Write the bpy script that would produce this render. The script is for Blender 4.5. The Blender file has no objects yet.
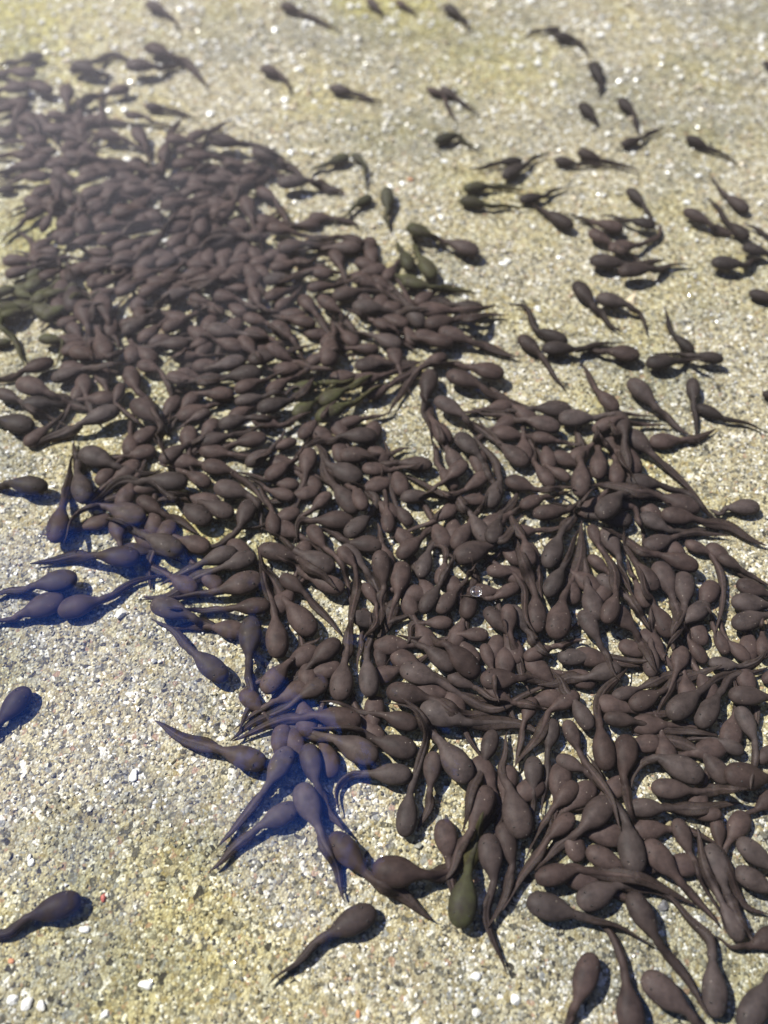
import bpy, math, random
import numpy as np
from mathutils import Vector

scene = bpy.context.scene
COL = scene.collection
R = math.radians

# ------------------------------------------------------------------ camera
CAM_H, CAM_DOWN, HALF_V = 0.28, R(58.5), 0.58      # metres above the bed, tilt below the horizon, tan(half vertical field)
cd = bpy.data.cameras.new('camera')
cam = bpy.data.objects.new('camera', cd); COL.objects.link(cam)
cam.location = (0, 0, CAM_H)
cam.rotation_euler = (math.pi / 2 - CAM_DOWN, 0, 0)
cd.sensor_fit = 'VERTICAL'; cd.sensor_height = 36.0
cd.lens = 18.0 / HALF_V
cd.clip_start = 0.01; cd.clip_end = 200
cd.dof.use_dof = True
cd.dof.focus_distance = 0.288
cd.dof.aperture_fstop = cd.lens / 4.8
cd.dof.aperture_blades = 0
scene.camera = cam

# ------------------------------------------------------------------ daylight
SUN_EL, SUN_AZ = R(55), R(-66)                      # azimuth from +Y towards +X
def mirrored(px, py):
    """direction in the sky that the still water shows at this place of the photo"""
    d = Vector(((px - 384) / 512 * HALF_V, math.cos(CAM_DOWN) - (py - 512) / 512 * HALF_V * math.sin(CAM_DOWN), math.sin(CAM_DOWN) + (py - 512) / 512 * HALF_V * math.cos(CAM_DOWN)))
    return d.normalized()
OPEN_A, OPEN_B, ADDED_CLOUD = mirrored(0, 720), mirrored(275, 785), 4.5
world = bpy.data.worlds.new('World'); scene.world = world; world.use_nodes = True
wn, wl = world.node_tree.nodes, world.node_tree.links
bg = wn['Background']
sky = wn.new('ShaderNodeTexSky'); sky.sky_type = 'NISHITA'; sky.sun_disc = False
sky.sun_elevation = SUN_EL; sky.sun_rotation = SUN_AZ
sky.air_density = 1.0; sky.dust_density = 1.0; sky.ozone_density = 1.5
bg.inputs[1].default_value = 0.065
# added cloud over the far sky to veil the water, with two blue openings
wt = wn.new('ShaderNodeTexCoord')
nz_ = wn.new('ShaderNodeTexNoise'); nz_.inputs['Scale'].default_value = 3.2; nz_.inputs['Detail'].default_value = 5; nz_.inputs['Roughness'].default_value = .6
wl.new(wt.outputs['Generated'], nz_.inputs['Vector'])
def wmath(op, a, b=None, clamp=False):
    m_ = wn.new('ShaderNodeMath'); m_.operation = op; m_.use_clamp = clamp
    for s_, v_ in ((m_.inputs[0], a), (m_.inputs[1], b)):
        if v_ is None: continue
        if hasattr(v_, 'links'): wl.new(v_, s_)
        else: s_.default_value = v_
    return m_.outputs[0]
def opening(direction, inner, outer):
    vm = wn.new('ShaderNodeVectorMath'); vm.operation = 'DISTANCE'
    wl.new(wt.outputs['Generated'], vm.inputs[0]); vm.inputs[1].default_value = direction
    d_ = wmath('ADD', vm.outputs['Value'], wmath('MULTIPLY', wmath('SUBTRACT', nz_.outputs[0], .5), .55))
    return wmath('DIVIDE', wmath('SUBTRACT', d_, inner), outer - inner, True)
o1 = opening(OPEN_A, .12, .28); o2 = opening(OPEN_B, .06, .13)
mr_ = wn.new('ShaderNodeMapRange'); mr_.inputs[1].default_value = .30; mr_.inputs[2].default_value = .55; wl.new(nz_.outputs[0], mr_.inputs[0])
sx_ = wn.new('ShaderNodeSeparateXYZ'); wl.new(wt.outputs['Generated'], sx_.inputs[0])
far_ = wmath('MULTIPLY', wmath('ADD', sx_.outputs[1], -.02), 6.0, True)
cover = wmath('MULTIPLY', wmath('MULTIPLY', wmath('MULTIPLY', o1, o2), wmath('ADD', wmath('MULTIPLY', mr_.outputs[0], .5), .5)), far_)
blue_ = wn.new('ShaderNodeMix'); blue_.data_type = 'RGBA'; blue_.blend_type = 'MULTIPLY'; blue_.inputs[0].default_value = 1.0
wl.new(sky.outputs[0], blue_.inputs[6]); blue_.inputs[7].default_value = (.9, 1.0, 1.25, 1)
cl_ = wn.new('ShaderNodeMix'); cl_.data_type = 'RGBA'
wl.new(cover, cl_.inputs[0]); wl.new(blue_.outputs[2], cl_.inputs[6]); low_ = wmath('ADD', wmath('MULTIPLY', wmath('SUBTRACT', .95, sx_.outputs[2]), 3.2), .75)      # the added cloud grows brighter towards the horizon
cc_ = wn.new('ShaderNodeVectorMath'); cc_.operation = 'SCALE'; cc_.inputs[0].default_value = (ADDED_CLOUD, ADDED_CLOUD * .90, ADDED_CLOUD * .86); wl.new(low_, cc_.inputs['Scale'])
wl.new(cc_.outputs[0], cl_.inputs[7])
# added haze lobe, then openings filled with blue brighter than the sky's own
o3 = opening(mirrored(60, 120), .06, .36)
veil_ = wn.new('ShaderNodeMix'); veil_.data_type = 'RGBA'
wl.new(wmath('MULTIPLY', wmath('SUBTRACT', 1.0, o3), far_), veil_.inputs[0])
wl.new(cl_.outputs[2], veil_.inputs[6]); veil_.inputs[7].default_value = (25.0, 24.0, 27.0, 1)
gap_ = wn.new('ShaderNodeMix'); gap_.data_type = 'RGBA'
wl.new(wmath('MULTIPLY', wmath('SUBTRACT', 1.0, wmath('MULTIPLY', o1, o2)), far_), gap_.inputs[0])
wl.new(veil_.outputs[2], gap_.inputs[6]); gap_.inputs[7].default_value = (3.0, 9.5, 46.0, 1)
wl.new(gap_.outputs[2], bg.inputs[0])
ld = bpy.data.lights.new('sun', 'SUN'); ld.energy = 5.0; ld.angle = R(0.53); ld.color = (1.0, 0.955, 0.88)
sun = bpy.data.objects.new('sun', ld); COL.objects.link(sun)
sdir = Vector((math.sin(SUN_AZ) * math.cos(SUN_EL), math.cos(SUN_AZ) * math.cos(SUN_EL), math.sin(SUN_EL)))
sun.rotation_euler = sdir.to_track_quat('Z', 'Y').to_euler(); sun.location = sdir * 5

scene.view_settings.view_transform = 'Standard'; scene.view_settings.look = 'None'
scene.view_settings.gamma = 1; scene.view_settings.exposure = EXPOSURE = 0.66
scene.view_settings.use_curve_mapping = False
scene.cycles.max_bounces = 8; scene.cycles.transparent_max_bounces = 16
scene.cycles.caustics_reflective = False; scene.cycles.caustics_refractive = False
scene.cycles.use_denoising = True

# ------------------------------------------------------------------ node helpers
def new_mat(name):
    m = bpy.data.materials.new(name); m.use_nodes = True
    nt = m.node_tree; b = nt.nodes['Principled BSDF']
    return m, nt.nodes, nt.links, b
def ramp(nodes, stops, interp='LINEAR'):
    r = nodes.new('ShaderNodeValToRGB'); cr = r.color_ramp; cr.interpolation = interp
    while len(cr.elements) < len(stops): cr.elements.new(0.5)
    for e, (p, c) in zip(cr.elements, stops):
        e.position = p; e.color = (*c, 1)
    return r
def noise(nodes, links, vec, scale, detail=3, rough=0.55):
    n = nodes.new('ShaderNodeTexNoise'); n.inputs['Scale'].default_value = scale
    n.inputs['Detail'].default_value = detail; n.inputs['Roughness'].default_value = rough
    links.new(vec, n.inputs['Vector']); return n
def mix(nodes, links, a, b, fac, mode='MIX'):
    m = nodes.new('ShaderNodeMix'); m.data_type = 'RGBA'; m.blend_type = mode
    for sock, v in ((m.inputs[0], fac), (m.inputs[6], a), (m.inputs[7], b)):
        if hasattr(v, 'links'): links.new(v, sock)
        elif isinstance(v, (int, float)): sock.default_value = v
        else: sock.default_value = (*v, 1)
    return m.outputs[2]

GRIT = [(0.0, (.31, .275, .19)), (.11, (.42, .385, .275)), (.22, (.22, .21, .165)), (.33, (.50, .465, .335)),
        (.44, (.34, .29, .165)), (.53, (.12, .115, .095)), (.62, (.44, .43, .365)), (.72, (.55, .51, .36)),
        (.80, (.275, .28, .275)), (.84, (.06, .056, .05)), (.885, (.37, .26, .19)), (.90, (.72, .71, .66)), (.955, (.82, .81, .78))]

def patch_tint(n, l, pos):
    """broad tints of the concrete: yellow-olive algae film and painted grey-blue sky reflection"""
    big = noise(n, l, pos, 16, 4, .6)
    olive = ramp(n, [(.48, (.96, .94, .89)), (.64, (.95, .915, .69))]); l.new(big.outputs[0], olive.inputs[0])
    mp = n.new('ShaderNodeMapping'); mp.inputs['Location'].default_value = (3.1, 1.7, 0); l.new(pos, mp.inputs['Vector'])
    big2 = noise(n, l, mp.outputs[0], 13, 4, .6)
    grey = ramp(n, [(.47, (1, 1, 1)), (.60, (.74, .77, .83))]); l.new(big2.outputs[0], grey.inputs[0])  # bluish sky reflection put into the concrete colour
    c = mix(n, l, olive.outputs[0], grey.outputs[0], 1.0, 'MULTIPLY')
    # yellow-green algae growing in a few places
    small = noise(n, l, pos, 60, 4, .65)
    for (x, y, r_, s_) in ((-.23, .50, .10, .8), (-.005, .53, .05, .8), (.06, .46, .05, .45), (-.08, .02, .05, .15), (-.06, .15, .03, .35), (-.16, .33, .05, .5)):
        vm = n.new('ShaderNodeVectorMath'); vm.operation = 'DISTANCE'; l.new(pos, vm.inputs[0]); vm.inputs[1].default_value = (x, y, 0)
        ma = n.new('ShaderNodeMath'); ma.operation = 'MULTIPLY_ADD'; l.new(small.outputs[0], ma.inputs[0]); ma.inputs[1].default_value = r_ * 2.2; l.new(vm.outputs['Value'], ma.inputs[2])
        mr = n.new('ShaderNodeMapRange'); mr.inputs[1].default_value = r_ * 1.3; mr.inputs[2].default_value = r_ * 2.1; mr.inputs[3].default_value = s_; mr.inputs[4].default_value = 0
        l.new(ma.outputs[0], mr.inputs[0])
        c = mix(n, l, c, mix(n, l, c, (1.0, 1.0, .45), 1.0, 'MULTIPLY'), mr.outputs[0])
    return c

# ------------------------------------------------------------------ materials
def concrete_material():
    m, n, l, b = new_mat('wet_aggregate_concrete')
    g = n.new('ShaderNodeNewGeometry'); pos = g.outputs['Position']
    warp = noise(n, l, pos, 420, 2)
    ad = n.new('ShaderNodeVectorMath'); ad.operation = 'MULTIPLY_ADD'
    l.new(warp.outputs[1], ad.inputs[0]); ad.inputs[1].default_value = (.0012,) * 3; l.new(pos, ad.inputs[2])
    v = n.new('ShaderNodeTexVoronoi'); v.inputs['Scale'].default_value = 1150; l.new(ad.outputs[0], v.inputs['Vector'])
    sp = n.new('ShaderNodeSeparateColor'); l.new(v.outputs['Color'], sp.inputs[0])
    r = ramp(n, GRIT, 'CONSTANT'); l.new(sp.outputs[0], r.inputs[0])
    v2 = n.new('ShaderNodeTexVoronoi'); v2.inputs['Scale'].default_value = 560; l.new(ad.outputs[0], v2.inputs['Vector'])
    sp2 = n.new('ShaderNodeSeparateColor'); l.new(v2.outputs['Color'], sp2.inputs[0])
    r2 = ramp(n, GRIT, 'CONSTANT'); l.new(sp2.outputs[1], r2.inputs[0])
    pick = noise(n, l, pos, 260, 2); pr = ramp(n, [(.47, (0, 0, 0)), (.56, (1, 1, 1))]); l.new(pick.outputs[0], pr.inputs[0])
    c = mix(n, l, r.outputs[0], r2.outputs[0], pr.outputs[0])
    edge = ramp(n, [(0.30, (1, 1, 1)), (.75, (.62, .58, .50))]); l.new(v.outputs['Distance'], edge.inputs[0])
    c = mix(n, l, c, edge.outputs[0], .8, 'MULTIPLY')
    c = mix(n, l, c, patch_tint(n, l, pos), 1.0, 'MULTIPLY')
    l.new(c, b.inputs['Base Color']); b.inputs['Roughness'].default_value = .8
    b.inputs['Specular IOR Level'].default_value = .15
    bp = n.new('ShaderNodeBump'); bp.inputs['Strength'].default_value = .7; bp.inputs['Distance'].default_value = .0006; bp.invert = True
    l.new(v.outputs['Distance'], bp.inputs['Height']); l.new(bp.outputs[0], b.inputs['Normal'])
    return m

def gravel_material():
    m, n, l, b = new_mat('mixed_grit')
    g = n.new('ShaderNodeNewGeometry')
    r = ramp(n, GRIT, 'CONSTANT'); l.new(g.outputs['Random Per Island'], r.inputs[0])
    nz = noise(n, l, g.outputs['Position'], 1500, 3)
    nr = ramp(n, [(.3, (.72, .70, .66)), (.7, (1.08, 1.08, 1.08))]); l.new(nz.outputs[0], nr.inputs[0])
    c = mix(n, l, r.outputs[0], nr.outputs[0], 1.0, 'MULTIPLY')
    c = mix(n, l, c, patch_tint(n, l, g.outputs['Position']), 1.0, 'MULTIPLY')
    l.new(c, b.inputs['Base Color'])
    sh = ramp(n, [(0, (.55,) * 3), (.885, (.16,) * 3)], 'CONSTANT'); l.new(g.outputs['Random Per Island'], sh.inputs[0]); l.new(sh.outputs[0], b.inputs['Roughness'])
    b.inputs['Specular IOR Level'].default_value = .45
    return m

def pebble_material(name, col, dark=.75):
    m, n, l, b = new_mat(name)
    tc = n.new('ShaderNodeTexCoord')
    nz = noise(n, l, tc.outputs['Object'], 900, 4)
    r = ramp(n, [(.35, tuple(x * dark for x in col)), (.6, col)]); l.new(nz.outputs[0], r.inputs[0])
    l.new(r.outputs[0], b.inputs['Base Color']); b.inputs['Roughness'].default_value = .5
    b.inputs['Specular IOR Level'].default_value = .25
    return m

def skin_material(name, lo, hi, speck=(.40, .34, .28)):
    m, n, l, b = new_mat(name)
    tc = n.new('ShaderNodeTexCoord'); oi = n.new('ShaderNodeObjectInfo')
    off = n.new('ShaderNodeVectorMath'); off.operation = 'ADD'
    cmb = n.new('ShaderNodeCombineXYZ'); l.new(oi.outputs['Random'], cmb.inputs[0]); l.new(oi.outputs['Random'], cmb.inputs[1])
    l.new(tc.outputs['Object'], off.inputs[0]); l.new(cmb.outputs[0], off.inputs[1])
    p = off.outputs[0]
    nz = noise(n, l, p, 240, 6, .7)
    r = ramp(n, [(.34, lo), (.66, hi)]); l.new(nz.outputs[0], r.inputs[0])
    fine = noise(n, l, p, 2600, 3, .6)
    fr = ramp(n, [(.3, (.92, .92, .92)), (.7, (1.08, 1.08, 1.08))]); l.new(fine.outputs[0], fr.inputs[0])
    c = mix(n, l, r.outputs[0], fr.outputs[0], 1.0, 'MULTIPLY')
    hs = n.new('ShaderNodeHueSaturation'); l.new(c, hs.inputs['Color'])
    mr = n.new('ShaderNodeMapRange'); mr.inputs[3].default_value = .72; mr.inputs[4].default_value = 1.22
    l.new(oi.outputs['Random'], mr.inputs[0]); l.new(mr.outputs[0], hs.inputs['Value'])
    fm = n.new('ShaderNodeMath'); fm.operation = 'MULTIPLY'; fm.inputs[1].default_value = 17.3; l.new(oi.outputs['Random'], fm.inputs[0])
    fx = n.new('ShaderNodeMath'); fx.operation = 'FRACT'; l.new(fm.outputs[0], fx.inputs[0])
    ms = n.new('ShaderNodeMapRange'); ms.inputs[3].default_value = .72; ms.inputs[4].default_value = 1.1; l.new(fx.outputs[0], ms.inputs[0]); l.new(ms.outputs[0], hs.inputs['Saturation'])
    v = n.new('ShaderNodeTexVoronoi'); v.inputs['Scale'].default_value = 640; l.new(p, v.inputs['Vector'])
    vr = ramp(n, [(.05, (1, 1, 1)), (.10, (0, 0, 0))]); l.new(v.outputs['Distance'], vr.inputs[0])
    sc_ = n.new('ShaderNodeSeparateColor'); l.new(v.outputs['Color'], sc_.inputs[0])
    gt = n.new('ShaderNodeMath'); gt.operation = 'GREATER_THAN'; gt.inputs[1].default_value = .70; l.new(sc_.outputs[0], gt.inputs[0])
    mu = n.new('ShaderNodeMath'); mu.operation = 'MULTIPLY'; l.new(vr.outputs[0], mu.inputs[0]); l.new(gt.outputs[0], mu.inputs[1])
    c = mix(n, l, hs.outputs[0], speck, mu.outputs[0])
    l.new(c, b.inputs['Base Color'])
    b.inputs['Roughness'].default_value = .55; b.inputs['Specular IOR Level'].default_value = .09
    bp = n.new('ShaderNodeBump'); bp.inputs['Strength'].default_value = .15; bp.inputs['Distance'].default_value = .00012
    l.new(nz.outputs[0], bp.inputs['Height']); l.new(bp.outputs[0], b.inputs['Normal'])
    return m

def fin_material(name, col):
    m, n, l, b = new_mat(name)
    tc = n.new('ShaderNodeTexCoord')
    nz = noise(n, l, tc.outputs['Object'], 700, 5, .65)
    r = ramp(n, [(.35, tuple(x * .62 for x in col)), (.65, tuple(x * 1.12 for x in col))]); l.new(nz.outputs[0], r.inputs[0])
    l.new(r.outputs[0], b.inputs['Base Color']); b.inputs['Roughness'].default_value = .6
    b.inputs['Specular IOR Level'].default_value = .2
    tr = n.new('ShaderNodeBsdfTranslucent'); l.new(r.outputs[0], tr.inputs[0])
    tp = n.new('ShaderNodeBsdfTransparent'); tp.inputs[0].default_value = (.75, .68, .55, 1)
    m1 = n.new('ShaderNodeMixShader'); m1.inputs[0].default_value = .3
    l.new(b.outputs[0], m1.inputs[1]); l.new(tr.outputs[0], m1.inputs[2])
    m2 = n.new('ShaderNodeMixShader'); m2.inputs[0].default_value = .18
    l.new(m1.outputs[0], m2.inputs[1]); l.new(tp.outputs[0], m2.inputs[2])
    l.new(m2.outputs[0], n['Material Output'].inputs[0])
    return m

def water_material():
    m, n, l, b = new_mat('shallow_water'); n.remove(b)
    g = n.new('ShaderNodeNewGeometry')
    w1 = noise(n, l, g.outputs['Position'], 26, 2, .5); w2 = noise(n, l, g.outputs['Position'], 95, 2, .5)
    md = n.new('ShaderNodeMath'); md.operation = 'MULTIPLY_ADD'; md.inputs[1].default_value = .18
    l.new(w2.outputs[0], md.inputs[0]); l.new(w1.outputs[0], md.inputs[2])
    bp = n.new('ShaderNodeBump'); bp.inputs['Strength'].default_value = 1.0; bp.inputs['Distance'].default_value = .0015
    l.new(md.outputs[0], bp.inputs['Height'])
    gl = n.new('ShaderNodeBsdfGlossy'); gl.inputs['Roughness'].default_value = .02; l.new(bp.outputs[0], gl.inputs['Normal'])
    tp = n.new('ShaderNodeBsdfTransparent'); tp.inputs[0].default_value = (.975, .985, .965, 1)
    fr = n.new('ShaderNodeFresnel'); fr.inputs['IOR'].default_value = 1.333; l.new(bp.outputs[0], fr.inputs['Normal'])
    mx = n.new('ShaderNodeMixShader'); l.new(fr.outputs[0], mx.inputs[0])
    l.new(tp.outputs[0], mx.inputs[1]); l.new(gl.outputs[0], mx.inputs[2])
    l.new(mx.outputs[0], n['Material Output'].inputs[0])
    return m

M_BED = concrete_material(); M_GRIT = gravel_material(); M_WATER = water_material()
SKIN = {'brown': skin_material('mauve_brown_skin', (.031, .0220, .0205), (.067, .047, .0425)),
        'dark': skin_material('blackish_brown_skin', (.019, .0145, .0135), (.038, .028, .026)),
        'olive': skin_material('green_reflection_skin', (.032, .026, .020), (.056, .058, .027))}  # olive: reflection of green plants painted into the skin
FIN = {'brown': fin_material('mauve_brown_fin', (.064, .046, .041)),
       'dark': fin_material('blackish_fin', (.038, .027, .024)),
       'olive': fin_material('green_reflection_fin', (.075, .068, .030))}  # olive fin carries the same painted green reflection
M_EYE, _n, _l, _b = new_mat('wet_black_eye')
_nz = noise(_n, _l, _n.new('ShaderNodeTexCoord').outputs['Object'], 3000, 2)
_r = ramp(_n, [(.4, (.006, .005, .005)), (.7, (.018, .014, .012))]); _l.new(_nz.outputs[0], _r.inputs[0])
_l.new(_r.outputs[0], _b.inputs['Base Color']); _b.inputs['Roughness'].default_value = .35

# ------------------------------------------------------------------ mesh helpers
def mesh_object(name, verts, faces, mat, parent=None, smooth=True):
    me = bpy.data.meshes.new(name)
    me.from_pydata([tuple(v) for v in verts], [], faces)
    me.materials.append(mat)
    if smooth: me.polygons.foreach_set('use_smooth', [True] * len(me.polygons))
    me.update()
    o = bpy.data.objects.new(name, me); COL.objects.link(o)
    if parent is not None: o.parent = parent
    return o
def tri_mesh(name, V, F, mat):
    """big triangle mesh straight from arrays"""
    me = bpy.data.meshes.new(name)
    me.vertices.add(len(V)); me.vertices.foreach_set('co', V.astype(np.float32).ravel())
    k = F.shape[1]
    me.loops.add(F.size); me.loops.foreach_set('vertex_index', F.astype(np.int32).ravel())
    me.polygons.add(len(F)); me.polygons.foreach_set('loop_start', np.arange(0, F.size, k, dtype=np.int32))
    me.update(calc_edges=True)
    me.polygons.foreach_set('use_smooth', np.zeros(len(F), bool))
    me.materials.append(mat); me.validate()
    o = bpy.data.objects.new(name, me); COL.objects.link(o); return o
def tag(o, label=None, cat=None, group=None, kind=None):
    if label: o['label'] = label
    if cat: o['category'] = cat
    if group: o['group'] = group
    if kind: o['kind'] = kind

def ico(sub=1):
    t = (1 + 5 ** .5) / 2
    v = [(-1, t, 0), (1, t, 0), (-1, -t, 0), (1, -t, 0), (0, -1, t), (0, 1, t), (0, -1, -t), (0, 1, -t), (t, 0, -1), (t, 0, 1), (-t, 0, -1), (-t, 0, 1)]
    f = [(0, 11, 5), (0, 5, 1), (0, 1, 7), (0, 7, 10), (0, 10, 11), (1, 5, 9), (5, 11, 4), (11, 10, 2), (10, 7, 6), (7, 1, 8),
         (3, 9, 4), (3, 4, 2), (3, 2, 6), (3, 6, 8), (3, 8, 9), (4, 9, 5), (2, 4, 11), (6, 2, 10), (8, 6, 7), (9, 8, 1)]
    v = [np.array(p, float) / np.linalg.norm(p) for p in v]
    for _ in range(sub):
        nf = []; mid = {}
        def md(a, b):
            k = (min(a, b), max(a, b))
            if k not in mid:
                p = v[a] + v[b]; v.append(p / np.linalg.norm(p)); mid[k] = len(v) - 1
            return mid[k]
        for a, b, c in f:
            x, y, z = md(a, b), md(b, c), md(c, a)
            nf += [(a, x, z), (b, y, x), (c, z, y), (x, y, z)]
        f = nf
    return np.array(v), np.array(f)

# a photo position to a point on the level plane at height z
SD, CD = math.sin(CAM_DOWN), math.cos(CAM_DOWN)
def at(px, py, z=0.0):
    u = (np.asarray(px, float) - 384) / 512 * HALF_V; v = (np.asarray(py, float) - 512) / 512 * HALF_V
    den = SD + v * CD; k = (CAM_H - z) / den
    return np.stack([u * k, (CD - v * SD) * k], -1)
def pix(P):
    d = np.asarray(P, float) - np.array([0, 0, CAM_H])
    dep = d[..., 1] * CD - d[..., 2] * SD; up = d[..., 1] * SD + d[..., 2] * CD
    return np.stack([384 + d[..., 0] / dep / HALF_V * 512, 512 - up / dep / HALF_V * 512], -1)

# ------------------------------------------------------------------ the setting
S_ = 8.0
ground = mesh_object('ground', [(-S_, -S_, 0), (S_, -S_, 0), (S_, S_, 0), (-S_, S_, 0)], [(0, 1, 2, 3)], M_BED, smooth=False)
tag(ground, 'concrete bed of fine mixed aggregate under clear shallow water', kind='structure')
WATER_Z = 0.0235
water = mesh_object('water', [(-S_, -S_, WATER_Z), (S_, -S_, WATER_Z), (S_, S_, WATER_Z), (-S_, S_, WATER_Z)], [(0, 1, 2, 3)], M_WATER, smooth=False)
tag(water, 'clear shallow water with a faint ripple', kind='structure')

def build_gravel(nmax=84000):
    rng = np.random.default_rng(5)
    y = rng.uniform(-.05, .66, nmax * 2); x = rng.uniform(-.36, .36, nmax * 2)
    keep = np.abs(x) < .15 + .30 * y + .03
    x, y = x[keep][:nmax], y[keep][:nmax]; n = len(x)
    bv, bf = ico(0)
    r = .00027 * np.exp(rng.normal(0, .40, n)) + .00010
    r = np.minimum(r, .00125) * np.where(rng.random(n) < .05, 1.5, 1.0)
    V = bv[None] * (1 + rng.uniform(-.28, .28, (n, len(bv), 1)))
    sc = rng.uniform(.65, 1.35, (n, 1, 3)); sc[:, :, 2] = rng.uniform(.5, .9, (n, 1))
    V = V * sc * r[:, None, None]
    a = rng.uniform(0, 2 * np.pi, n); ca, sa = np.cos(a)[:, None], np.sin(a)[:, None]
    X = V[..., 0] * ca - V[..., 1] * sa + x[:, None]; Y = V[..., 0] * sa + V[..., 1] * ca + y[:, None]
    Z = V[..., 2] + (r * rng.uniform(.05, .45, n))[:, None]
    V = np.stack([X, Y, Z], -1).reshape(-1, 3)
    F = (bf[None] + (np.arange(n) * len(bv))[:, None, None]).reshape(-1, 3)
    o = tri_mesh('gravel', V, F, M_GRIT)
    tag(o, 'fine beige, grey and white grit set in the concrete bed', 'gravel', kind='stuff')
build_gravel()
def build_chips(n=8500):
    rng = np.random.default_rng(9)
    y = rng.uniform(-.04, .64, n * 4); x = rng.uniform(-.34, .34, n * 4)
    keep = (np.abs(x) < .14 + .30 * y + .03) & (rng.random(n * 4) < .16 + 2.2 * np.clip(y - .08, 0, .6))
    x, y = x[keep][:n], y[keep][:n]; n = len(x)
    bv, bf = ico(0)
    r = np.minimum(.00044 * np.exp(rng.normal(0, .38, n)), .0010) * (1 + 1.0 * np.clip((y - .20) / .25, 0, 1))
    V = bv[None] * (1 + rng.uniform(-.35, .35, (n, len(bv), 1))) * rng.uniform(.6, 1.4, (n, 1, 3)) * np.array([1, 1, .6])
    V = V * r[:, None, None]
    a = rng.uniform(0, 2 * np.pi, n); ca, sa = np.cos(a)[:, None], np.sin(a)[:, None]
    X = V[..., 0] * ca - V[..., 1] * sa + x[:, None]; Y = V[..., 0] * sa + V[..., 1] * ca + y[:, None]
    V = np.stack([X, Y, V[..., 2] + (r * .25 + .0002)[:, None]], -1).reshape(-1, 3)
    F = (bf[None] + (np.arange(n) * len(bv))[:, None, None]).reshape(-1, 3)
    m, nn, l, b = new_mat('pale_quartz_chip')
    g = nn.new('ShaderNodeNewGeometry')
    rr = ramp(nn, [(0, (.80, .79, .75)), (.45, (.70, .67, .58)), (.7, (.82, .82, .80)), (.88, (.60, .52, .40))], 'CONSTANT')
    l.new(g.outputs['Random Per Island'], rr.inputs[0])
    nz = noise(nn, l, g.outputs['Position'], 1800, 3); nr = ramp(nn, [(.3, (.8, .79, .76)), (.65, (1, 1, 1))]); l.new(nz.outputs[0], nr.inputs[0])
    l.new(mix(nn, l, rr.outputs[0], nr.outputs[0], 1.0, 'MULTIPLY'), b.inputs['Base Color'])
    b.inputs['Roughness'].default_value = .27; b.inputs['Specular IOR Level'].default_value = 1.0
    tag(tri_mesh('quartz_grit', V, F, m), 'glinting white quartz chips scattered through the concrete surface', 'grit', kind='stuff')
build_chips()

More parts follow.
